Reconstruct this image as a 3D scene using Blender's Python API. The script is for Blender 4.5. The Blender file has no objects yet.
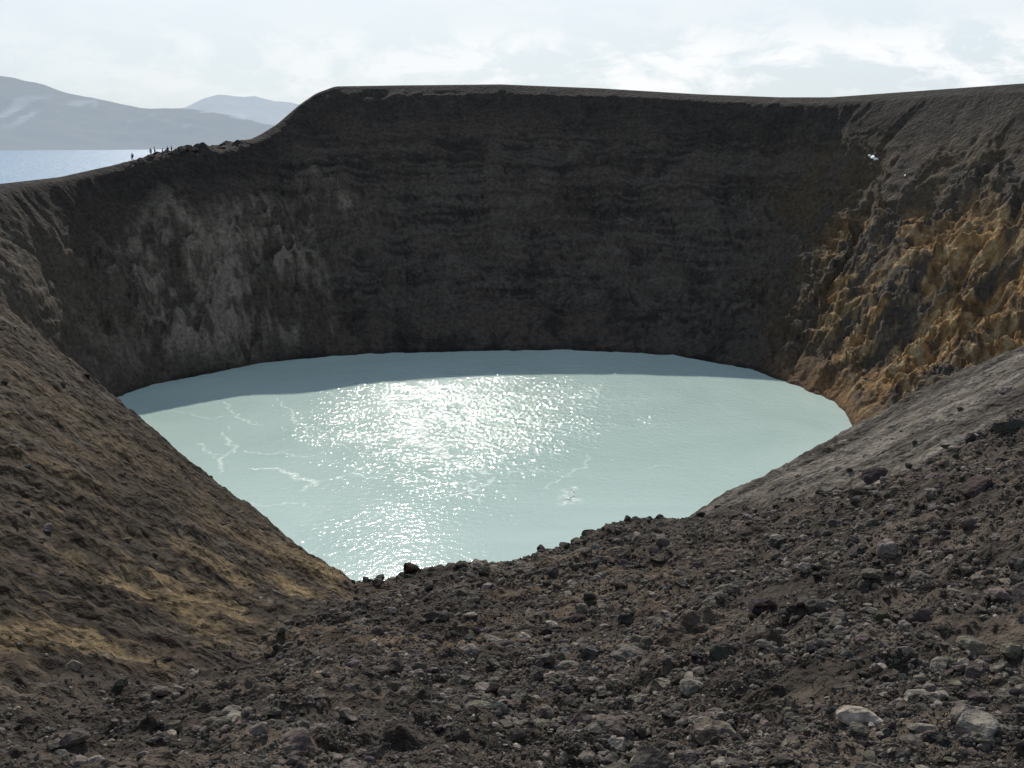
import bpy, math, numpy as np, bmesh
from mathutils import Vector
rng=np.random.default_rng(7)
scene=bpy.context.scene
scene.view_settings.view_transform='Standard'; scene.view_settings.look='None'; scene.view_settings.exposure=0

# ---------------- camera ----------------
CZ=50.0; FPX=1000.0; HOR=130.0
P=math.atan((384-HOR)/FPX)
cd=bpy.data.cameras.new("camera"); cam=bpy.data.objects.new("camera",cd); scene.collection.objects.link(cam)
cam.location=(0,0,CZ); cam.rotation_euler=(math.pi/2-P,0,0)
cd.lens=36*FPX/1024; cd.sensor_width=36; cd.clip_start=0.1; cd.clip_end=60000
scene.camera=cam
cp,sp=math.cos(P),math.sin(P)
def ray(u,v):
    dx=u-512; k=384-v
    dy=FPX*cp+k*sp; dz=-FPX*sp+k*cp
    h=math.hypot(dx,dy)
    return math.atan2(dx,dy), dz/h
D=math.radians

# ---------------- noise ----------------
def _h(ix,iy,seed):
    n=(ix.astype(np.int64)*374761393+iy.astype(np.int64)*668265263+seed*1274126177)&0xffffffff
    n=((n^(n>>13))*1274126177)&0xffffffff
    n=n^(n>>16)
    return (n&0xffff).astype(np.float32)*(2*np.pi/65536.)
def pn(x,y,seed=0):
    x=x.astype(np.float32)+1000.; y=y.astype(np.float32)+1000.
    ix=np.floor(x); iy=np.floor(y); fx=x-ix; fy=y-iy
    ix=ix.astype(np.int32); iy=iy.astype(np.int32)
    def g(a,b):
        t=_h(ix+a,iy+b,seed); return np.cos(t)*(fx-a)+np.sin(t)*(fy-b)
    u=fx*fx*fx*(fx*(fx*6-15)+10); w=fy*fy*fy*(fy*(fy*6-15)+10)
    a=g(0,0);b=g(1,0);c=g(0,1);d=g(1,1)
    return (a+(b-a)*u+(c+(d-c)*u-a-(b-a)*u)*w)*1.5
def fbm(x,y,o=4,seed=0,gain=.5):
    s=0;a=1.
    for i in range(o):
        s=s+a*pn(x*(2.03**i)+i*17.3,y*(2.03**i)-i*9.1,seed+i); a*=gain
    return s
def ridged(x,y,o=4,seed=0,gain=.5):
    s=0;a=1.
    for i in range(o):
        s=s+a*(1-2*np.abs(pn(x*(2.1**i)+i*11.3,y*(2.1**i),seed+i))); a*=gain
    return s/1.6-.6
def ss(a,b,x):
    t=np.clip((x-a)/(b-a),0,1); return t*t*(3-2*t)

# ---------------- grids ----------------
def azgrid():
    a=np.concatenate([np.linspace(-180,-60,50)[:-1],np.linspace(-60,-33,110)[:-1],
       np.linspace(-33,33,1150)[:-1],np.linspace(33,60,110)[:-1],np.linspace(60,180,50)])
    return np.radians(a)
AZ=azgrid()
RR=np.concatenate([np.geomspace(0.6,70,950)[:-1],np.linspace(70,150,90)[:-1],np.linspace(150,320,560)[:-1],np.linspace(320,560,50)])
na,nr=len(AZ),len(RR)

def sm(q,kn):
    k=np.hanning(kn);k/=k.sum()
    return np.convolve(np.pad(q,kn//2,mode='edge'),k,mode='valid')
def curve(px,left,right,kn=15,kr=None):
    """px: (u,v,r) ; left/right : (azdeg,r,z).  kr: extra-wide smoothing of the range only"""
    pts=[(D(a),r,z) for a,r,z in left]
    for u,v,r in px:
        a,te=ray(u,v)
        if r is None: r=-CZ/te
        pts.append((a,r,CZ+te*r))
    pts+=[(D(a),r,z) for a,r,z in right]
    pts.sort()
    p=np.array(pts)
    r=np.interp(AZ,p[:,0],p[:,1])
    if kr:
        te=np.interp(AZ,p[:,0],(p[:,2]-CZ)/p[:,1])
        r=sm(r,kr); return r,CZ+sm(te,kn)*r
    z=np.interp(AZ,p[:,0],p[:,2])
    return sm(r,kn),sm(z,kn)
one=np.ones(na)
N0=(one*.6,one*48.4)
N1=curve([(0,768,4.6),(512,768,4.6),(1024,768,4.3)],[(-180,4.6,48.4),(-90,4.6,48),(-50,4.6,47)],[(50,4.3,47.4),(90,4.6,48.4),(180,4.6,48.4)])
N2=curve([(0,712,7.5),(90,710,8.5),(170,690,10),(250,655,13),(320,615,18),(355,598,23),(440,640,13),(600,640,12),(800,600,11),(1024,570,9.5)],
   [(-180,9,48.5),(-90,9,48),(-50,8.5,46)],[(50,9.5,46.8),(90,9.5,48.6),(180,9,48.5)])
N3=curve([(0,560,15),(100,580,15.5),(200,600,17),(300,596,21),(355,588,24.5),(385,581,25),(410,576,25.5),(440,570,26),(500,560,27),(560,544,28),(600,532,29),(640,525,30),(690,520,30),
   (760,508,28),(820,492,26),(870,480,25),(940,457,23),(1024,434,21)],
   [(-180,20,49),(-90,18,48.5),(-50,15,45)],[(50,20,46.4),(90,20,49),(180,20,49)])
N4=curve([(0,295,36),(60,345,35),(110,387,34),(200,461,31),(300,542,28),(355,590,26),(385,590,27.5),(440,582,29),(500,573,30),(560,558,31),(640,540,34),(690,517,38),
   (760,478,42),(848,430,47),(900,400,49),(960,370,50),(1024,340,51)],
   [(-180,60,50),(-90,36,49),(-50,36,46.5)],[(50,50,44.5),(90,60,50),(180,60,50)])
def blendside(r,z,rs,zs):
    w=ss(D(60),D(95),np.abs(AZ)); return r*(1-w)+rs*w, z*(1-w)+zs*w
N4b=blendside(N4[0]+3.0,N4[1]-1.9,120*one,50*one)
N5=blendside(N4b[0]+(N4b[1]+8)/.84,-8*one,500*one,-8*one)
N6=(np.maximum(560*one,N5[0]+1),-9*one)
near_c=[N0,N1,N2,N3,N4,N4b,N5,N6]

lft=lambda *a:[(-180,*a[3]),(-100,*a[3]),(-60,*a[1]),(-42,*a[0])]
rgt=lambda *a:[(42,*a[0]),(60,*a[1]),(100,*a[3]),(180,*a[3])]
SH=curve([(0,455,None),(60,428,None),(104,401,None),(150,386,None),(200,375,None),(260,363,None),(320,357,None),(400,353,None),(470,351,None),(560,350,None),(640,353,None),(700,360,None),(750,369,None),(785,383,None),(825,398,None),(846,412,None),(854,434,None),(900,470,None),(1024,515,None)],
   lft((125,0),(75,10),0,(40,-20)),rgt((125,0),(75,10),0,(40,-20)))
SA=curve([(0,350,184),(110,345,213),(200,330,218),(300,310,230),(400,305,239),(500,300,242),(640,305,242),(760,330,226),(850,372,197),(900,368,188),(1024,370,178)],
   lft((133,12),(84,20),0,(50,-20)),rgt((133,12),(84,20),0,(50,-20)),101,141)
SB=curve([(0,240,206),(110,218,235),(200,208,241),(300,215,251),(400,215,259),(500,215,263),(640,218,264),(760,222,257),(850,218,242),(900,210,231),(1024,195,212)],
   lft((150,32),(105,38),0,(60,-20)),rgt((160,34),(105,38),0,(60,-20)),101,141)
RMp=[(0,184,224),(60,177,235),(100,168,244),(132,161,248),(160,154,251),(180,150,253),(205,147,256),(228,145,260),(258,136,267),(277,124,272),(300,104,279),(316,93,284),(335,86,289),(400,85,297),(500,84,300),(600,88,299),(700,94,293),(780,97,284),(830,97,276),(900,92,264),(1024,83,243)]
SC=curve([(0,191,219),(110,173,243),(160,160,248),(200,155,252),(230,151,256),(270,138,266),(300,116,275),(330,99,283),(400,95,292),(500,94,295),(640,98,293),(700,101,288),(780,104,279),(830,104,271),(900,99,259),(1024,90,238)],
   lft((168,40),(125,45),0,(70,-20)),rgt((185,52),(150,50),0,(70,-20)),31,141)
RM=curve(RMp,lft((175,40),(132,46),0,(75,-20)),rgt((192,56),(160,54),0,(75,-20)),13,141)
R2=(RM[0]+14,RM[1]-.6)
R3=(np.full(na,540.),np.full(na,-9.))
S0=(SH[0]-9,SH[1]-9)
Sm=(S0[0]*.5,np.full(na,-20.))
far_c=[Sm,S0,SH,SA,SB,SC,RM,R2,R3]
def build(cs,RW=None):
    out=np.empty((na,nr),np.float64)
    r=np.array([c[0] for c in cs]); z=np.array([c[1] for c in cs])
    for i in range(na):
        out[i]=np.interp(RR if RW is None else RW[i],r[:,i],z[:,i])
    return out
def smooth_r(a,n):
    k=np.hanning(n+2)[1:-1];k/=k.sum()
    pad=np.pad(a,((0,0),(n//2,n//2)),mode='edge')
    o=np.zeros_like(a)
    for j,w in enumerate(k): o+=w*pad[:,j:j+a.shape[1]]
    return o
NE=smooth_r(build(near_c),41)
A2,R_=np.meshgrid(AZ,RR,indexing='ij')
X=R_*np.sin(A2); Y=R_*np.cos(A2)
az355=ray(355,588)[0]; az690=ray(690,517)[0]

# --- zone masks
jit=fbm(X/3,Y/3,3,50)
rN2=N2[0][:,None]; rN3=N3[0][:,None]; rN4=N4[0][:,None]
leftm=ss(0,1,(R_-rN2)/ (0.12*rN2)+jit*.8)*ss(D(1.0),-D(1.0),A2-az355+jit*D(.6))
rightm=ss(0,1,(R_-rN3)/(.05*rN3)-.3+jit*.9)*ss(-D(2),D(1),A2-az690)
rub=np.clip(1-leftm-rightm,0,1)

# --- near displacement
H=NE.copy()
nsel=RR<72
Xn,Yn,Rn=X[:,nsel],Y[:,nsel],R_[:,nsel]
damp=ss(.5,6,Rn)
base=.40*fbm(Xn/5.5,Yn/5.5,2,1)*ss(3,16,Rn)+.17*fbm(Xn/1.6,Yn/1.6,3,5)
lum=np.maximum(0,ridged(Xn/.9,Yn/.9,4,9)-.1)
rubble=.07*fbm(Xn/.5,Yn/.5,5,12,.6)+.09*lum
clod=np.maximum(0,pn(Xn/.33,Yn/.33,30)-.2)*.10+np.maximum(0,pn(Xn/.2,Yn/.2,31)-.15)*.07+np.maximum(0,pn(Xn/.09,Yn/.09,32)-.1)*.035
rubble=rubble+clod
lm=leftm[:,nsel]; rm=rightm[:,nsel]; rb=rub[:,nsel]
ca,sa=math.cos(.75),math.sin(.75)
la=Xn*ca+Yn*sa; lb=-Xn*sa+Yn*ca
run_l=.12*fbm(la/3.0,lb/.6,4,20)+.08*fbm(Xn/.35,Yn/.35,4,22)+.16*fbm(la/9,lb/2.2,2,24)+.5*clod
c0=(51*math.sin(ray(1024,342)[0]),51*math.cos(ray(1024,342)[0])); c1=(38*math.sin(az690),38*math.cos(az690))
dd=np.array([c0[0]-c1[0],c0[1]-c1[1]]); dd/=np.hypot(*dd); th0=math.atan2(dd[1],dd[0])-.10
ux,uy=math.cos(th0),math.sin(th0)
along=lambda x,y:x*ux+y*uy
acr=lambda x,y:-x*uy+y*ux
run_r=.28*ridged(along(Xn,Yn)/9,acr(Xn,Yn)/1.5,4,26)+.25*fbm(along(Xn,Yn)/12,acr(Xn,Yn)/3.2,2,27)+.05*fbm(Xn/.5,Yn/.5,4,28)
Hn=base*damp*(1-.55*lm)*(1-.6*rm)+(rubble*rb+run_l*lm+run_r*rm)*damp
H[:,nsel]+=Hn

# --- far wall
fsel=(RR>60)
Xf,Yf,Rf=X[:,fsel],Y[:,fsel],R_[:,fsel]
cx,cy=-3.,158.
phi=np.arctan2(Xf-cx,Yf-cy); rho=np.hypot(Xf-cx,Yf-cy); s=phi*110
ra=lambda c:c[0][:,None]
azd=np.degrees(A2[:,fsel])
wz=fbm(s/14,rho/14,3,58)*6
cliff=ss(ra(SH)+1,ra(SA)+2,Rf+wz*.8)*ss(ra(SC)-4,ra(SB)-4,Rf+wz)
scree=ss(ra(SH)-4,ra(SH)+6,Rf)
upper=ss(ra(SB)-4,ra(SB)+6,Rf)
toprim=ss(ra(RM)-20,ra(RM)-5,Rf)
rough=ss(ra(RM)-3,ra(RM)-16,Rf)
butt=ss(-26,-21,azd+wz*.4)*ss(-8,-13.5,azd+wz*.7)
orange=ss(15.5,21,azd+wz*.6)*ss(ra(SB)+4,ra(SB)-6,Rf+wz*.8)
oshape=ss(12,17,azd)*ss(ra(SC),ra(SB),Rf+wz)
warp=fbm(Xf/18,Yf/18,3,60)*7
v_=rho*1.25
W=( 4.5*fbm((s+warp)/24,(v_+s*.5)/26,3,150)+2.8*ridged((s-v_*.6+warp)/15,(v_+s*.5)/15,5,153)*(.6+np.maximum(butt,.75*oshape)) )
W=W*scree*ss(ra(RM)-5,ra(RM)-24,Rf)*(.40+.6*cliff)
RW=np.array(R_); RW[:,fsel]=Rf+W
FA=smooth_r(build(far_c,RW),9)
zf=FA[:,fsel]
g=.9*ridged((s+warp)/17,rho/60,3,61)+.6*ridged((s+warp*1.5)/6,rho/40,3,64)
iso=1.5*ridged((s+warp)/13,(v_+wz)/11,6,70,.58)+.8*ridged(s/4.2+warp*.3,v_/4.5,5,77,.6)
bl=1.5*ridged((s-v_*.5+warp)/9,(v_+s*.4)/10,6,75,.6)
q=(zf+iso)/2.6+1.3*fbm(s/18,v_/18,4,160); fr=q-np.floor(q)
step=(ss(.0,.35,fr)-fr)*2.6
bo=np.maximum(butt,.7*oshape)
cl_amp=cliff*(.40+.6*bo+.25*ss(-10,10,azd))
terr=zf+g*scree*(1-toprim)*(.5+.5*cliff)+(iso+bl*bo)*cl_amp*(1-toprim)
terr=terr+step*cliff*(.50+.35*bo)*ss(-.4,.3,fbm(s/22,v_/22,2,165))
terr=terr+(.04+.16*cliff)*fbm(Xf/1.4,Yf/1.4,3,82)*scree*rough
terr=terr+.35*upper*(1-toprim)*fbm((s+warp)/3.5,rho/14,4,88)
terr=terr+.55*ss(ra(SC)-16,ra(SC)-6,Rf)*ss(ra(RM)-1,ra(RM)-7,Rf)*fbm((s+warp)/7,rho/9,4,89)
terr=terr+(.9*fbm(Xf/4,Yf/4,4,84))*ss(ra(RM)-6,ra(RM),Rf)*ss(-13.2,-15.5,azd)*ss(-22,-19,azd)
shorej=.8*fbm(Xf/5,Yf/5,4,86)*ss(9,0,np.abs(zf))
terr+=shorej
FF=np.full_like(H,-30.); FF[:,fsel]=terr
FF[:,~fsel]=FA[:,~fsel]
Hd=np.where(R_>=72, .5*fbm(X/6,Y/6,3,90),0)
H=H+Hd
Z=np.maximum(np.maximum(H,FF),-8.5)
isn=H>FF

# ---------- colours ----------
def c3(*c): return np.array(c,np.float32)
def mix(a,b,t): return a+(b-a)*t[...,None]
c_rub=c3(.080,.062,.046); c_rubd=c3(.040,.032,.025)
c_left=c3(.047,.035,.024); c_grass=c3(.170,.122,.064); c_right=c3(.125,.108,.088)
n1=fbm(X/2.2,Y/2.2,4,100); n2=fbm(X/.5,Y/.5,3,104); n3=fbm(X/9,Y/9,3,108)
LA=X*ca+Y*sa; LB=-X*sa+Y*ca
nl=fbm(LA/4,LB/.7,4,111)
crub=mix(mix(c_rubd+0*X[...,None],c_rub,ss(-.4,.6,n1+.6*n2)),c3(.115,.080,.050),.6*ss(.0,.6,n3+.4*n1)*ss(D(20),-D(4),A2+n1*.1))
clf=mix(c_left+0*X[...,None],c3(.022,.017,.013),ss(-.2,.5,nl+n2*.4))
clf=mix(clf,c3(.095,.080,.063),.55*ss(.2,.7,-nl+n2*.5))
gr=leftm*ss(rN2*1.0,rN2*1.3,R_)*ss(rN3*1.45,rN3*1.0,R_+n1)*ss(-.3,.4,n1+n3*.6+n2*.5)
gr2=leftm*.22*ss(.1,.6,n3+nl)
clf=mix(clf,c_grass,np.clip(gr*.85+gr2,0,1))
NR_=fbm(along(X,Y)/9,acr(X,Y)/1.3,4,114)
crt=mix(c_right+0*X[...,None],c3(.055,.046,.037),ss(-.35,.45,NR_+.35*n3+.3*n2))
crt=mix(crt,c3(.17,.15,.125),.65*ss(.2,.7,-NR_+.4*n2))
cn=crub*rub[...,None]+clf*leftm[...,None]+crt*rightm[...,None]
cfar=np.zeros((na,nr,3),np.float32)
f1=fbm(Xf/10,Yf/10,4,120); f2=fbm(Xf/2.5,Yf/2.5,4,124); st=fbm(terr/1.3+f1*1.2,s/45,4,128); fine_=fbm((s+warp)/3,v_/9,4,126)
cf=mix(c3(.076,.062,.049)+0*Xf[...,None],c3(.034,.029,.025),ss(-.4,.5,f1+.6*f2))
cf=mix(cf,c3(.135,.113,.090),.6*cliff*ss(.0,.7,iso*.25+f2*.6))
cf=mix(cf,c3(.088,.075,.061),.5*upper*ss(-.1,.6,st+.2*f1))
cf=mix(cf,c3(.030,.026,.022),.5*upper*ss(.0,.6,-st))
cf=mix(cf,c3(.115,.100,.082),.45*ss(-.15,.3,st)*cliff*(1-oshape))
cf=mix(cf,c3(.25,.21,.165),butt*ss(-.45,.6,f1+.8*f2+.12*iso)*.85*ss(ra(SH)-1,ra(SA),Rf)*ss(ra(SB)+6,ra(SB)-4,Rf+wz))
cf=mix(cf,c3(.085,.068,.052),ss(-19,-24,azd)*.8*ss(-.8,.4,f1))
cf=mix(cf,c3(.115,.085,.050),oshape*.7*ss(-.6,.4,f1+f2*.6))
lowr=.22+.78*ss(41,27,terr+wz*.7)
om=orange*ss(-.5,.4,f1*.9+.6*f2+.05*(azd-21.5))*lowr
cf=mix(cf,c3(.29,.165,.066),np.clip(om,0,1)*.9)
cf=mix(cf,c3(.34,.265,.155),np.clip(om*ss(.15,.6,f2+.5*fine_),0,1)*.7)
cf=mix(cf,c3(.070,.050,.034),np.clip(om*ss(.0,.6,-f2-.5*fine_),0,1)*.85)
tal=ss(ra(SH)+14,ra(SH),Rf)*ss(14,17.5,azd)
cf=mix(cf,c3(.20,.110,.05),tal*.7)
trc=mix(c3(.034,.029,.025)+0*Xf[...,None],c3(.042,.036,.030),ss(-16,-8,azd))
trc=trc*(1+.35*np.clip(f2+.6*fine_,-1,1))[...,None]
cf=cf+(trc-cf)*(toprim*.8)[...,None]
cfar[:,fsel]=cf
col=np.where(isn[...,None],cn,cfar)
wet=ss(1.2,.1,np.abs(Z))*(~isn)
col=col*(1-.35*wet[...,None])

def mesh_grid(name,X,Y,Z,col,mat):
    a,b=X.shape
    co=np.stack([X,Y,Z],-1).reshape(-1,3).astype(np.float32)
    idx=np.arange(a*b,dtype=np.int32).reshape(a,b)
    q=np.stack([idx[:-1,:-1],idx[:-1,1:],idx[1:,1:],idx[1:,:-1]],-1).reshape(-1,4)[:,::-1]
    return mesh_raw(name,co,q,col.reshape(-1,3) if col is not None else None,mat,True)
def mesh_raw(name,co,faces,col,mat,smooth):
    me=bpy.data.meshes.new(name)
    nf,k=faces.shape
    me.vertices.add(len(co)); me.vertices.foreach_set("co",np.ascontiguousarray(co,dtype=np.float32).ravel())
    me.loops.add(nf*k); me.loops.foreach_set("vertex_index",np.ascontiguousarray(faces,dtype=np.int32).ravel())
    me.polygons.add(nf); me.polygons.foreach_set("loop_start",np.arange(0,nf*k,k,dtype=np.int32))
    me.update(calc_edges=True)
    me.polygons.foreach_set("use_smooth",np.full(nf,smooth,dtype=bool))
    if col is not None:
        at=me.color_attributes.new("Col",'FLOAT_COLOR','POINT')
        at.data.foreach_set("color",np.concatenate([col,np.ones((len(col),1))],1).astype(np.float32).ravel())
    ob=bpy.data.objects.new(name,me); scene.collection.objects.link(ob)
    if mat: me.materials.append(mat)
    return ob

# ---------- materials ----------
def newmat(n):
    m=bpy.data.materials.new(n); m.use_nodes=True
    nt=m.node_tree; return m,nt,nt.nodes,nt.links,nt.nodes["Principled BSDF"]
def noise(nt,scale,detail=4,rough=.6,vec=None,dist=0):
    n=nt.nodes.new("ShaderNodeTexNoise"); n.inputs["Scale"].default_value=scale; n.inputs["Detail"].default_value=detail
    n.inputs["Roughness"].default_value=rough; n.inputs["Distortion"].default_value=dist
    if vec: nt.links.new(vec,n.inputs["Vector"])
    return n
def math_(nt,op,a,b=None,c=None,clamp=False):
    n=nt.nodes.new("ShaderNodeMath"); n.operation=op; n.use_clamp=clamp
    for i,v in enumerate((a,b,c)):
        if v is None: continue
        if isinstance(v,(int,float)): n.inputs[i].default_value=v
        else: nt.links.new(v,n.inputs[i])
    return n.outputs[0]
def maprange(nt,v,a,b,c,d):
    n=nt.nodes.new("ShaderNodeMapRange"); nt.links.new(v,n.inputs[0])
    for i,x in enumerate((a,b,c,d)): n.inputs[i+1].default_value=x
    return n.outputs[0]
def earth(name,scales,bumpd,contrast=(.55,1.5),det=4):
    m,nt,N,L,B=newmat(name)
    at=N.new("ShaderNodeVertexColor"); at.layer_name="Col"
    geo=N.new("ShaderNodeNewGeometry"); pos=geo.outputs["Position"]
    ns=[noise(nt,s,det,.65,pos) for s in scales]
    s=math_(nt,'MULTIPLY',ns[0].outputs[0],ns[1].outputs[0])
    f=maprange(nt,s,.14,.38,contrast[0],contrast[1])
    mx=N.new("ShaderNodeVectorMath"); mx.operation='SCALE'; L.new(at.outputs[0],mx.inputs[0]); L.new(f,mx.inputs["Scale"])
    L.new(mx.outputs[0],B.inputs["Base Color"])
    B.inputs["Roughness"].default_value=.95; B.inputs["Specular IOR Level"].default_value=.12
    h=None
    for n_,sc in zip(ns,scales):
        t=math_(nt,'MULTIPLY',n_.outputs[0],1.0/sc)
        h=t if h is None else math_(nt,'ADD',h,t)
    bp=N.new("ShaderNodeBump"); bp.inputs["Strength"].default_value=1; bp.inputs["Distance"].default_value=bumpd
    L.new(h,bp.inputs["Height"]); L.new(bp.outputs[0],B.inputs["Normal"])
    return m
m_terr=earth("volcanic_ground",[1.1,7.0,32],.85,det=3)
terrain=mesh_grid("crater_terrain",X,Y,Z,col,m_terr)

# ---------- loose rocks ----------
m_rock=earth("basalt_rock",[6,30],.6,(.6,1.45),2)
def ico(sub):
    bm=bmesh.new(); bmesh.ops.create_icosphere(bm,subdivisions=sub,radius=1)
    v=np.array([x.co[:] for x in bm.verts]); f=np.array([[x.index for x in p.verts] for p in bm.faces]); bm.free(); return v,f
def variants(sub,k):
    v,f=ico(sub); out=[]
    for _ in range(k):
        w=v.copy()
        for _ in range(10):
            n=rng.normal(size=3); n/=np.linalg.norm(n); d=rng.uniform(.5,.88)
            t=np.maximum(0,w@n-d); w=w-t[:,None]*n
        w*=1+rng.normal(size=(len(w),1))*.035
        out.append(w)
    return out,f
def zat(a,r):
    i=np.interp(a,AZ,np.arange(na)); j=np.interp(r,RR,np.arange(nr))
    i0=np.clip(i.astype(int),0,na-2); j0=np.clip(j.astype(int),0,nr-2); fi=i-i0; fj=j-j0
    return Z[i0,j0]*(1-fi)*(1-fj)+Z[i0+1,j0]*fi*(1-fj)+Z[i0,j0+1]*(1-fi)*fj+Z[i0+1,j0+1]*fi*fj, (i0,j0)
def rocks(sub,k,a,r,size,tone,lift=.08):
    vs,f=variants(sub,k); n=len(a); z,_=zat(a,r)
    which=rng.integers(0,k,n); V=np.array(vs)[which]
    sc=size[:,None]*np.stack([rng.uniform(.8,1.35,n),rng.uniform(.7,1.1,n),rng.uniform(.45,.85,n)],1)
    V=V*sc[:,None,:]
    th=rng.uniform(0,2*np.pi,n); tl=rng.normal(0,.35,n)
    c,s_=np.cos(tl)[:,None],np.sin(tl)[:,None]
    y=V[...,1]*c-V[...,2]*s_; zz=V[...,1]*s_+V[...,2]*c; x=V[...,0]
    c,s_=np.cos(th)[:,None],np.sin(th)[:,None]
    x,y=x*c-y*s_,x*s_+y*c
    co=np.stack([x+(r*np.sin(a))[:,None],y+(r*np.cos(a))[:,None],zz+(z+size*lift)[:,None]],-1)
    nv=co.shape[1]
    F=(f[None]+(np.arange(n)*nv)[:,None,None]).reshape(-1,3)
    base=np.array([.092,.078,.064])[None]*tone[:,None]+rng.normal(0,.003,(n,3))
    C=np.repeat(np.clip(base,.02,.6),nv,axis=0)
    return co.reshape(-1,3),F,C
def rubok(a,r):
    i=np.clip(np.searchsorted(AZ,a),0,na-1); j=np.clip(np.searchsorted(RR,r),0,nr-1)
    return rub[i,j]
def samp(n,rmin,rmax,amin=-36,amax=40,leftdens=.03,cmin=-.6):
    a=D(1)*rng.uniform(amin,amax,n*2); r=np.exp(rng.uniform(math.log(rmin),math.log(rmax),n*2))
    rmaxa=np.interp(a,AZ,N4[0]); w=rubok(a,r)
    side=.20+.80*ss(-19,-2,np.degrees(a)+4*fbm(r*np.sin(a)/2,r*np.cos(a)/2,2,143))
    cl=fbm(r*np.sin(a)/1.3,r*np.cos(a)/1.3,3,140)
    k=(rng.uniform(size=n*2)<np.maximum(w*side,leftdens)*ss(cmin,cmin+.9,cl))&(r<rmaxa+1)
    return a[k],r[k]
parts=[]
def tones(n,m=0.): 
    t=rng.lognormal(-.15+m,.45,n); return np.clip(t,.35,3.0)
def psz(r,b,k,al,cap): return np.minimum(b+k*rng.pareto(al,len(r)),cap)*r/1000*(6/np.maximum(r,3))**.25
a,r=samp(90000,2.8,34,cmin=-.9); parts.append(rocks(1,14,a,r,psz(r,1.2,1.0,2.2,6),tones(len(a))))
a,r=samp(17000,2.8,36); parts.append(rocks(2,14,a,r,psz(r,2.8,2.3,2.3,12),tones(len(a))))
a,r=samp(800,3.6,33,leftdens=.015,cmin=-.4); parts.append(rocks(3,12,a,r,psz(r,7.5,4,2.3,22),tones(len(a),.15)))
def merge(parts):
    off=0;co=[];F=[];C=[]
    for c,f,k in parts: co.append(c);F.append(f+off);C.append(k);off+=len(c)
    return np.concatenate(co),np.concatenate(F),np.concatenate(C)
mesh_raw("loose_rubble",*merge(parts),m_rock,False)
big=[(857,722,22,3.2),(692,690,19,1.5),(705,730,17,1.3),(300,748,24,1.0),(233,715,12,1.6),(523,640,13,2.4),(480,692,15,2.2),(470,655,18,1.5),
(888,553,15,1.6),(778,545,11,.7),(760,610,18,.45),(880,480,16,.5),(640,700,10,2),(75,740,14,.8),(1000,600,14,1.2),(970,650,16,1.3),(805,570,10,1.9),(72,668,12,1.6),(160,692,12,1.4),(590,655,12,.8),(720,655,16,.6),(930,700,12,1.4),(545,715,12,1.2),(980,490,18,.5),(350,690,9,1.3),(920,620,18,.5),(660,560,10,.7)]
aa=np.array([ray(b_[0],b_[1])[0] for b_ in big]); rr=np.zeros(len(big))
for i,(u,v,px_,t) in enumerate(big):
    te=ray(u,v)[1]; rs=np.linspace(3.5,33,3000); zz,_=zat(np.full(3000,aa[i]),rs)
    dlt=zz-(CZ+te*rs); k=np.where(dlt>0)[0]
    rr[i]=rs[k[0]] if len(k) else rs[np.argmax(dlt)]
# stones standing on the very crest of the near ridge
crest=[(409,10,.45),(401,7,.45),(415,6,.5),(380,6,.7),(626,6,.6),(658,5,.6),(366,5,.6)]
ac=[];rc=[]
for u,px_,t in crest:
    a0=ray(u,560)[0]; rs=np.linspace(15,34,1500); zz,_=zat(np.full(1500,a0),rs); ac.append(a0); rc.append(rs[np.argmax((zz-CZ)/rs)])
bp1=rocks(3,8,aa,rr,np.array([b_[2]*rr[i]/1000 for i,b_ in enumerate(big)]),np.array([b_[3] for b_ in big]))
bp2=rocks(3,8,np.array(ac),np.array(rc),np.array([c_[1]*rc[i]/1000 for i,c_ in enumerate(crest)]),np.array([c_[2] for c_ in crest]),.40)
mesh_raw("boulders",*merge([bp1,bp2]),m_rock,False)
ua=[(176,3),(182,3.5),(188,4),(194,3),(171,2)]
oa=np.array([ray(u,150)[0] for u,_ in ua]); orr=np.interp(oa,AZ,RM[0])-.5
mesh_raw("rim_outcrop",*rocks(3,5,oa,orr,np.array([s_*.42 for _,s_ in ua]),np.array([.8,.9,.7,.8,.9])),m_rock,False)
m,nt,N,L,B=newmat("old_snow"); B.inputs["Base Color"].default_value=(.75,.77,.8,1); B.inputs["Roughness"].default_value=.6
def on_wall(u,v):
    a,te=ray(u,v); rs=np.linspace(150,310,4000); zz,_=zat(np.full(4000,a),rs); k=np.where(zz>CZ+te*rs)[0]
    r=rs[k[0]] if len(k) else 280; return a,r
sa_=[on_wall(u,v) for u,v in((873,158),(876,160),(870,156),(905,176))]
c_,F_,C_=rocks(3,4,np.array([x[0] for x in sa_]),np.array([x[1] for x in sa_]),np.array([.8,.55,.4,.3]),np.ones(4),.2)
mesh_raw("snow_patch",c_,F_,C_,m,True)

# ---------- crater lake ----------
m,nt,N,L,B=newmat("milky_water")
geo=N.new("ShaderNodeNewGeometry"); pos=geo.outputs["Position"]
big_n=noise(nt,.022,4,.6,pos,1.5)
mixc=N.new("ShaderNodeMix"); mixc.data_type='RGBA'
mixc.inputs[6].default_value=(.425,.535,.475,1); mixc.inputs[7].default_value=(.49,.60,.535,1)
L.new(maprange(nt,big_n.outputs[0],.35,.65,0,1),mixc.inputs[0])
L.new(mixc.outputs[2],B.inputs["Base Color"])
B.inputs["Roughness"].default_value=.075; B.inputs["IOR"].default_value=1.33; B.inputs["Specular IOR Level"].default_value=.5
w1=noise(nt,.95,3,.6,pos); w2=noise(nt,4,2,.6,pos)
sxp=N.new("ShaderNodeSeparateXYZ"); L.new(pos,sxp.inputs[0])
ex=math_(nt,'POWER',math_(nt,'DIVIDE',math_(nt,'ADD',sxp.outputs[0],-2.),42.),2.0)
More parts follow.
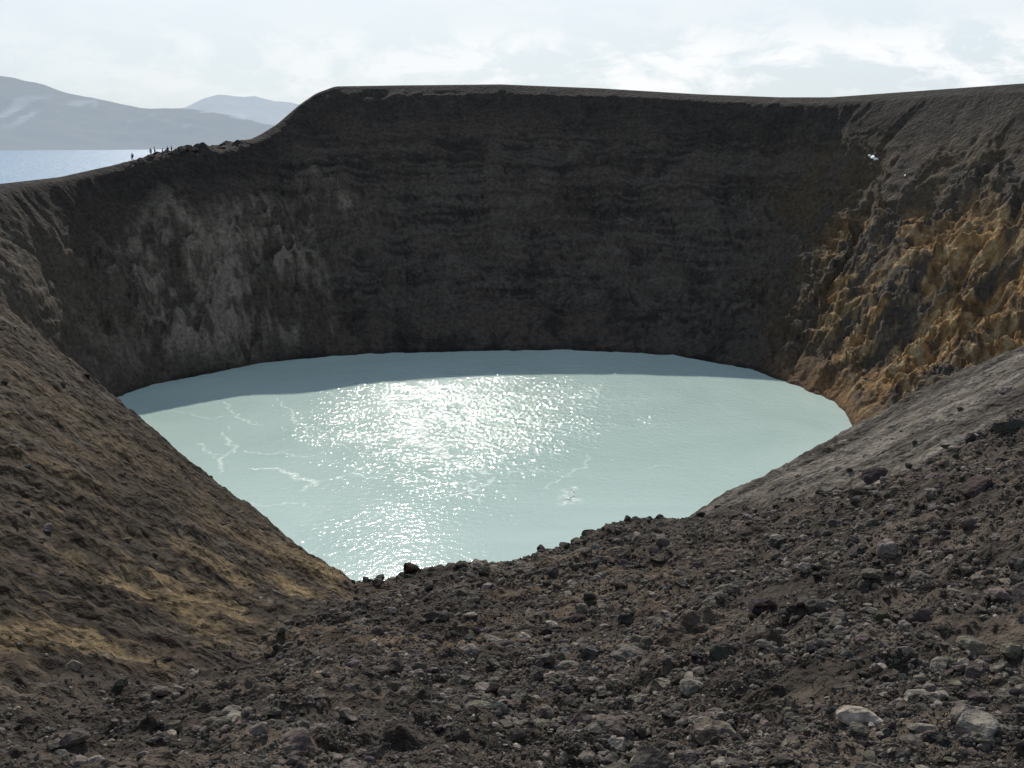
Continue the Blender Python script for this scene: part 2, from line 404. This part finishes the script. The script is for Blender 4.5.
ey=math_(nt,'POWER',math_(nt,'DIVIDE',math_(nt,'ADD',sxp.outputs[1],-182.),34.),2.0)
gs=math_(nt,'EXPONENT',math_(nt,'MULTIPLY',math_(nt,'ADD',ex,ey),-1.))
pn_=maprange(nt,noise(nt,.05,4,.6,pos,.8).outputs[0],.35,.65,.75,1.2)
spk=maprange(nt,noise(nt,.14,5,.75,pos).outputs[0],.40,.60,.35,1.25)
pat=math_(nt,'ADD',math_(nt,'MULTIPLY',pn_,.30),math_(nt,'MULTIPLY',math_(nt,'MULTIPLY',gs,spk),.72))
hh=math_(nt,'ADD',math_(nt,'MULTIPLY',w1.outputs[0],.48),math_(nt,'MULTIPLY',w2.outputs[0],.05))
hh=math_(nt,'MULTIPLY',hh,pat)
bp=N.new("ShaderNodeBump"); bp.inputs["Distance"].default_value=.5; bp.inputs["Strength"].default_value=1
L.new(hh,bp.inputs["Height"])
L.new(bp.outputs[0],B.inputs["Normal"])
th=np.linspace(0,2*np.pi,97)[:-1]
co=np.stack([-3+115*np.cos(th),150+105*np.sin(th),0*th],1)
me=bpy.data.meshes.new("crater_lake"); me.from_pydata(co.tolist(),[],[list(range(96))]); me.materials.append(m)
scene.collection.objects.link(bpy.data.objects.new("crater_lake",me))
# drifting foam / mineral scum lines lying on the water
m,nt,N,L,B=newmat("foam"); B.inputs["Base Color"].default_value=(.76,.82,.77,1); B.inputs["Roughness"].default_value=.5
geo=N.new("ShaderNodeNewGeometry"); nf_=noise(nt,1.3,5,.75,geo.outputs["Position"])
at=N.new("ShaderNodeVertexColor"); at.layer_name="Col"
L.new(math_(nt,'MULTIPLY',math_(nt,'MULTIPLY',maprange(nt,nf_.outputs[0],.40,.66,0,1),at.outputs[0]),.75,clamp=True),B.inputs["Alpha"])
lines=[([(425,418),(418,428),(420,440),(432,450),(450,460)],2.0,1.),([(450,460),(470,468),(492,474)],1.0,.8),
([(425,418),(440,414),(455,410)],.6,.8),([(445,498),(462,492),(478,486),(500,478)],.8,.9),([(555,505),(566,500),(574,495),(582,488)],1.6,1.),
([(545,490),(560,478),(575,468),(588,460),(590,452)],.4,.6),([(248,470),(270,468),(290,472),(302,480),(314,482),(306,490),(298,494)],.6,.9),
([(215,478),(222,462),(235,450),(226,440),(230,425)],.6,.7),([(270,395),(290,410),(300,425),(318,437),(336,441),(348,452)],.4,.7),
([(300,425),(320,432),(345,430),(370,436)],.35,.6),([(320,390),(345,400),(370,404),(400,402)],.4,.6),([(210,395),(225,405),(240,418),(262,428)],.35,.5),
([(314,482),(330,480),(352,474),(372,478),(398,470)],.35,.6),([(190,440),(210,452),(222,462)],.4,.6),([(600,420),(630,428),(665,424),(690,430)],.35,.4),
([(470,468),(476,480),(470,492),(480,505)],.4,.6),([(640,470),(670,466),(700,472)],.35,.4),([(380,395),(420,398),(470,394),(540,398)],.35,.5),
([(240,450),(262,455),(280,452),(305,458),(330,455)],.35,.6),([(500,478),(530,470),(545,474)],.3,.5),([(160,410),(200,418),(235,416),(262,428)],.3,.5),([(230,500),(262,508),(300,500),(325,510)],.3,.5),
([(348,452),(380,456),(420,440)],.3,.5)]
V_=[];F_=[];C_=[]
for li,(pp,wd,op) in enumerate(lines):
    W3=[]
    for u,v in pp:
        a,te=ray(u,v); r=-CZ/te; W3.append((r*math.sin(a),r*math.cos(a)))
    W3=np.array(W3); t=np.arange(len(W3)); tt=np.linspace(0,len(W3)-1,len(W3)*20)
    px_=np.interp(tt,t,W3[:,0]); py_=np.interp(tt,t,W3[:,1])
    k=np.hanning(19);k/=k.sum(); px_=np.convolve(np.pad(px_,9,mode='edge'),k,'valid'); py_=np.convolve(np.pad(py_,9,mode='edge'),k,'valid')
    px_=px_+1.2*fbm(px_/4,py_/4,4,500+li); py_=py_+1.2*fbm(px_/4+9,py_/4,4,520+li)
    dx=np.gradient(px_);dy=np.gradient(py_);l=np.hypot(dx,dy)+1e-6; nx,ny=-dy/l,dx/l
    n_=len(tt); e=np.sin(np.linspace(0,np.pi,n_))**.5
    hw=wd*.5*e*(.5+np.clip(.7+fbm(px_/2,py_/2,3,540+li),.1,2))
    o=len(V_)
    for i in range(n_):
        for kx,al in((-1.6,0),(-.4,op),(.4,op),(1.6,0)):
            V_.append((px_[i]+nx[i]*hw[i]*kx,py_[i]+ny[i]*hw[i]*kx,.012+.002*li)); C_.append((al*1.0,)*3)
    for i in range(n_-1):
        for j in range(3): F_.append((o+i*4+j,o+i*4+j+1,o+i*4+j+5,o+i*4+j+4))
mesh_raw("foam_streaks",np.array(V_),np.array(F_),np.array(C_),m,True)

# ---------- outer lake ----------
m,nt,N,L,B=newmat("lake_water"); B.inputs["Base Color"].default_value=(.20,.30,.40,1); B.inputs["Roughness"].default_value=.35; B.inputs["IOR"].default_value=1.33
geo=N.new("ShaderNodeNewGeometry"); n_=noise(nt,.08,4,.6,geo.outputs["Position"])
bp=N.new("ShaderNodeBump"); bp.inputs["Distance"].default_value=3; L.new(n_.outputs[0],bp.inputs["Height"]); L.new(bp.outputs[0],B.inputs["Normal"])
rs=np.array([480,1000,2500,6000,15000,30000.]); tt=np.linspace(-np.pi,np.pi,129)
T,Rr=np.meshgrid(tt,rs,indexing='ij')
mesh_grid("outer_lake",Rr*np.sin(T),Rr*np.cos(T),0*T-5.5,None,m)

# ---------- distant mountains ----------
def mountain(name,prof,r0,r1,r2,colr,haze,hs,seed,sn):
    a0,a1=-50,-8
    az=np.radians(np.linspace(a0,a1,420)); rr=np.linspace(r0,r2,110)
    pa=np.array([ray(u,v)[0] for u,v in prof]); pt=np.array([ray(u,v)[1] for u,v in prof])
    zt=CZ+np.interp(az,pa,pt)*r1
    A,R=np.meshgrid(az,rr,indexing='ij'); 
    t=np.where(R<r1,(R-r0)/(r1-r0),1-(R-r1)/(r2-r1)); t=np.clip(t,0,1)
    x=R*np.sin(A);y=R*np.cos(A)
    n=ridged(x/600,y/600,5,seed)
    z=-8+(zt[:,None]+8)*t**1.25+n*90*t*(1-t)*2+ridged(x/200,y/200,3,seed+9)*26*t*(1-t)+ fbm(x/150,y/150,3,seed+5)*5*t
    snow=ss(.35,.8,fbm(x/90,y/500,4,seed+3)+.1)*ss(40,90,z)*ss(190,120,z)
    c=np.array(colr)[None,None]+(np.array([.6,.62,.65])-np.array(colr))[None,None]*(snow*sn)[...,None]
    m,nt,N,L,B=newmat(name+"_rock_haze_glow")
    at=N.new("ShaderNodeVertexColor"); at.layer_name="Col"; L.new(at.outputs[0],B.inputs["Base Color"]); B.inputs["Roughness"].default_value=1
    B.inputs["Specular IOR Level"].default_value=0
    B.inputs["Emission Color"].default_value=(*haze,1); B.inputs["Emission Strength"].default_value=hs  # aerial haze painted on: the rock itself emits an even pale blue
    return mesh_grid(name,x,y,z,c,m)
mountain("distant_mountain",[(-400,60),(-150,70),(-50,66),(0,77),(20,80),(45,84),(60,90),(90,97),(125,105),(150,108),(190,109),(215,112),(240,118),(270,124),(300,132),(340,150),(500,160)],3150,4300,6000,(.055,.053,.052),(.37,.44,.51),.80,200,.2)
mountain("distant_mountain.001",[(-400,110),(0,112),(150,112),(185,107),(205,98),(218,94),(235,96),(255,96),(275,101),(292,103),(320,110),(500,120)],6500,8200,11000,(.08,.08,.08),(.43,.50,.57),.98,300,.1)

# ---------- people ----------
def pmat(n,c):
    m,nt,N,L,B=newmat(n); nn=noise(nt,30,2); mr=maprange(nt,nn.outputs[0],.3,.7,.8,1.2)
    v=N.new("ShaderNodeVectorMath"); v.operation='SCALE'; v.inputs[0].default_value=c; L.new(mr,v.inputs["Scale"]); L.new(v.outputs[0],B.inputs["Base Color"]); B.inputs["Roughness"].default_value=.85; return m
m_skin=pmat("skin",(.45,.28,.2)); m_hair=pmat("hair",(.04,.03,.02)); m_tr=pmat("dark_trousers",(.03,.03,.04)); m_shoe=pmat("boots",(.03,.025,.02))
jackets=[pmat("jacket_dark",(.03,.035,.05)),pmat("jacket_blue",(.05,.08,.18)),pmat("jacket_red",(.25,.04,.03)),pmat("jacket_grey",(.10,.10,.10))]
def skin(name,verts,edges,rad,mat,parent):
    me=bpy.data.meshes.new(name); me.from_pydata(verts,edges,[]); ob=bpy.data.objects.new(name,me); scene.collection.objects.link(ob)
    ob.modifiers.new("s",'SKIN'); sv=me.skin_vertices[0].data if me.skin_vertices else None
    if sv is None:
        bpy.context.view_layer.objects.active=ob; bpy.ops.mesh.customdata_skin_add(); sv=me.skin_vertices[0].data
    for i,r_ in enumerate(rad): sv[i].radius=(r_,r_) if not isinstance(r_,tuple) else r_; sv[i].use_root=(i==0)
    su=ob.modifiers.new("u",'SUBSURF'); su.levels=1; su.render_levels=1
    me.materials.append(mat); ob.parent=parent; return ob
def blob(name,c,s_,mat,parent,sub=2):
    bm=bmesh.new(); bmesh.ops.create_icosphere(bm,subdivisions=sub,radius=1)
    for v in bm.verts: v.co=Vector((v.co.x*s_[0]+c[0],v.co.y*s_[1]+c[1],v.co.z*s_[2]+c[2]))
    me=bpy.data.meshes.new(name); bm.to_mesh(me); bm.free(); me.materials.append(mat)
    for p_ in me.polygons: p_.use_smooth=True
    ob=bpy.data.objects.new(name,me); scene.collection.objects.link(ob); ob.parent=parent; return ob
def person(loc,rot,jk,h=1.8,stride=.12,armb=.1,pack=False):
    e=bpy.data.objects.new("person",None); scene.collection.objects.link(e); e.location=loc; e.rotation_euler=(0,0,rot); e.scale=(h/1.8,)*3
    skin("legs",[(0,0,.95),(-.10,0,.90),(-.11,stride*.5,.5),(-.12,stride*.2,.09),(.10,0,.90),(.11,-stride*.3,.5),(.12,-stride*1.3,.09)],
      [(0,1),(1,2),(2,3),(0,4),(4,5),(5,6)],[.14,.10,.07,.05,.10,.07,.05],m_tr,e)
    skin("torso_and_arms",[(0,0,.92),(0,0,1.15),(0,0,1.38),(0,0,1.50),(-.18,0,1.42),(-.25,-.02,1.15),(-.24,.05+armb,.92),(.18,0,1.42),(.25,-.02,1.15),(.24,.08+armb*2,.95)],
      [(0,1),(1,2),(2,3),(2,4),(4,5),(5,6),(2,7),(7,8),(8,9)],[(.16,.12),(.15,.11),(.16,.12),.06,.075,.055,.04,.075,.055,.04],jk,e)
    skin("neck",[(0,0,1.48),(0,.01,1.6)],[(0,1)],[.055,.05],m_skin,e)
    blob("head",(0,.01,1.68),(.075,.095,.12),m_skin,e); blob("hair",(0,-.015,1.71),(.082,.095,.105),m_hair,e)
    blob("nose",(0,.108,1.665),(.012,.02,.02),m_skin,e,1)
    for sx in(-1,1):
        blob("ear",(sx*.077,0,1.67),(.01,.02,.03),m_skin,e,1)
        blob("boot",(sx*.12,(stride*.2 if sx<0 else -stride*1.3)+.05,.05),(.05,.14,.055),m_shoe,e)
        hx,hy,hz=(-.24,.06+armb,.86) if sx<0 else (.24,.10+armb*2,.89)
        vs=[(hx,hy,hz+.05),(hx,hy,hz)]; ed=[(0,1)]; rd=[.028,.036]
        for k,(o,l) in enumerate(((-.03,.07),(-.01,.085),(.01,.08),(.028,.06))):
            i=len(vs); vs+=[(hx,hy+o,hz-.04),(hx-sx*.015,hy+o,hz-.04-l)]; ed+=[(1,i),(i,i+1)]; rd+=[.011,.008]
        i=len(vs); vs+=[(hx-sx*.02,hy+.05,hz-.02)]; ed+=[(1,i)]; rd+=[.01]
        skin("hand",vs,ed,rd,m_skin,e)
    if pack:
        bm=bmesh.new(); bmesh.ops.create_cube(bm,size=1); bmesh.ops.bevel(bm,geom=bm.edges[:],offset=.18,segments=3,affect='EDGES')
        for v in bm.verts: v.co=Vector((v.co.x*.32,v.co.y*.2-.22,v.co.z*.5+1.25))
        me=bpy.data.meshes.new("backpack"); bm.to_mesh(me); bm.free(); me.materials.append(jackets[1]); ob=bpy.data.objects.new("backpack",me); scene.collection.objects.link(ob); ob.parent=e
for u,rot,jk,h,st,pk,dr in[(132,1.2,0,1.95,.25,True,0),(151,.4,3,1.85,.1,False,0),(155,-1.2,0,1.9,.12,False,.2),(163,2.2,1,1.8,.1,False,0),(168,2.8,0,1.85,.15,True,.2),(172,-.8,2,1.8,.1,False,-.4)]:
    a,_=ray(u,155); r=float(np.interp(a,AZ,RM[0]))+dr
    z=float(zat(np.array([a]),np.array([r]))[0][0])
    person((r*math.sin(a),r*math.cos(a),z-.02),rot,jackets[jk],h,st,.08,pk)

# ---------- light ----------
SUN_EL=33.5; SUN_AZ=-6.5
sd=bpy.data.lights.new("sun",'SUN'); sd.energy=4.2; sd.angle=math.radians(.5); sd.color=(1,.95,.87)
so=bpy.data.objects.new("sun",sd); scene.collection.objects.link(so)
ea,aa_=D(SUN_EL),D(SUN_AZ)
dirv=Vector((math.sin(aa_)*math.cos(ea),math.cos(aa_)*math.cos(ea),math.sin(ea)))
so.rotation_euler=dirv.to_track_quat('Z','Y').to_euler(); so.location=(0,0,200)
w=bpy.data.worlds.new("World"); scene.world=w; w.use_nodes=True
nt=w.node_tree; N=nt.nodes; L=nt.links; bg=N["Background"]
sky=N.new("ShaderNodeTexSky"); sky.sky_type='NISHITA'; sky.sun_disc=False; sky.sun_elevation=ea; sky.sun_rotation=aa_
sky.air_density=1; sky.dust_density=1.2; sky.altitude=1000
tc=N.new("ShaderNodeTexCoord")
sx=N.new("ShaderNodeSeparateXYZ"); L.new(tc.outputs["Generated"],sx.inputs[0])
# thin high haze veils the blue sky
ramp=N.new("ShaderNodeValToRGB"); L.new(sx.outputs[2],ramp.inputs[0]); cr=ramp.color_ramp
cr.elements[0].position=0; cr.elements[0].color=(.62,.71,.79,1); cr.elements[1].position=1; cr.elements[1].color=(.20,.29,.46,1)
for p_,c_ in((.03,(.68,.77,.84,1)),(.12,(.82,.89,.94,1)),(.35,(.42,.52,.66,1))):
    e_=cr.elements.new(p_); e_.color=c_
sc10=N.new("ShaderNodeVectorMath"); sc10.operation='SCALE'; sc10.inputs["Scale"].default_value=10; L.new(ramp.outputs[0],sc10.inputs[0])
mh=N.new("ShaderNodeMix"); mh.data_type='RGBA'; mh.inputs[0].default_value=.88; L.new(sky.outputs[0],mh.inputs[6]); L.new(sc10.outputs[0],mh.inputs[7])
mp=N.new("ShaderNodeMapping"); mp.inputs["Scale"].default_value=(1,1,2.4); L.new(tc.outputs["Generated"],mp.inputs[0])
cn_=noise(nt,11.0,10,.62,mp.outputs[0],.3)
cl=maprange(nt,cn_.outputs[0],.46,.57,0,1)
band=maprange(nt,sx.outputs[2],.02,.04,.2,1)
band2=maprange(nt,sx.outputs[2],.075,.10,1,.3)
side=maprange(nt,sx.outputs[0],-.40,.1,.3,1)
clm=math_(nt,'MULTIPLY',math_(nt,'MULTIPLY',math_(nt,'MULTIPLY',cl,band),band2),side,clamp=True)
mxs=N.new("ShaderNodeMix"); mxs.data_type='RGBA'; L.new(mh.outputs[2],mxs.inputs[6]); mxs.inputs[7].default_value=(10,10.1,10.2,1)
L.new(math_(nt,'MULTIPLY',clm,.9),mxs.inputs[0]); L.new(mxs.outputs[2],bg.inputs[0]); bg.inputs[1].default_value=.1
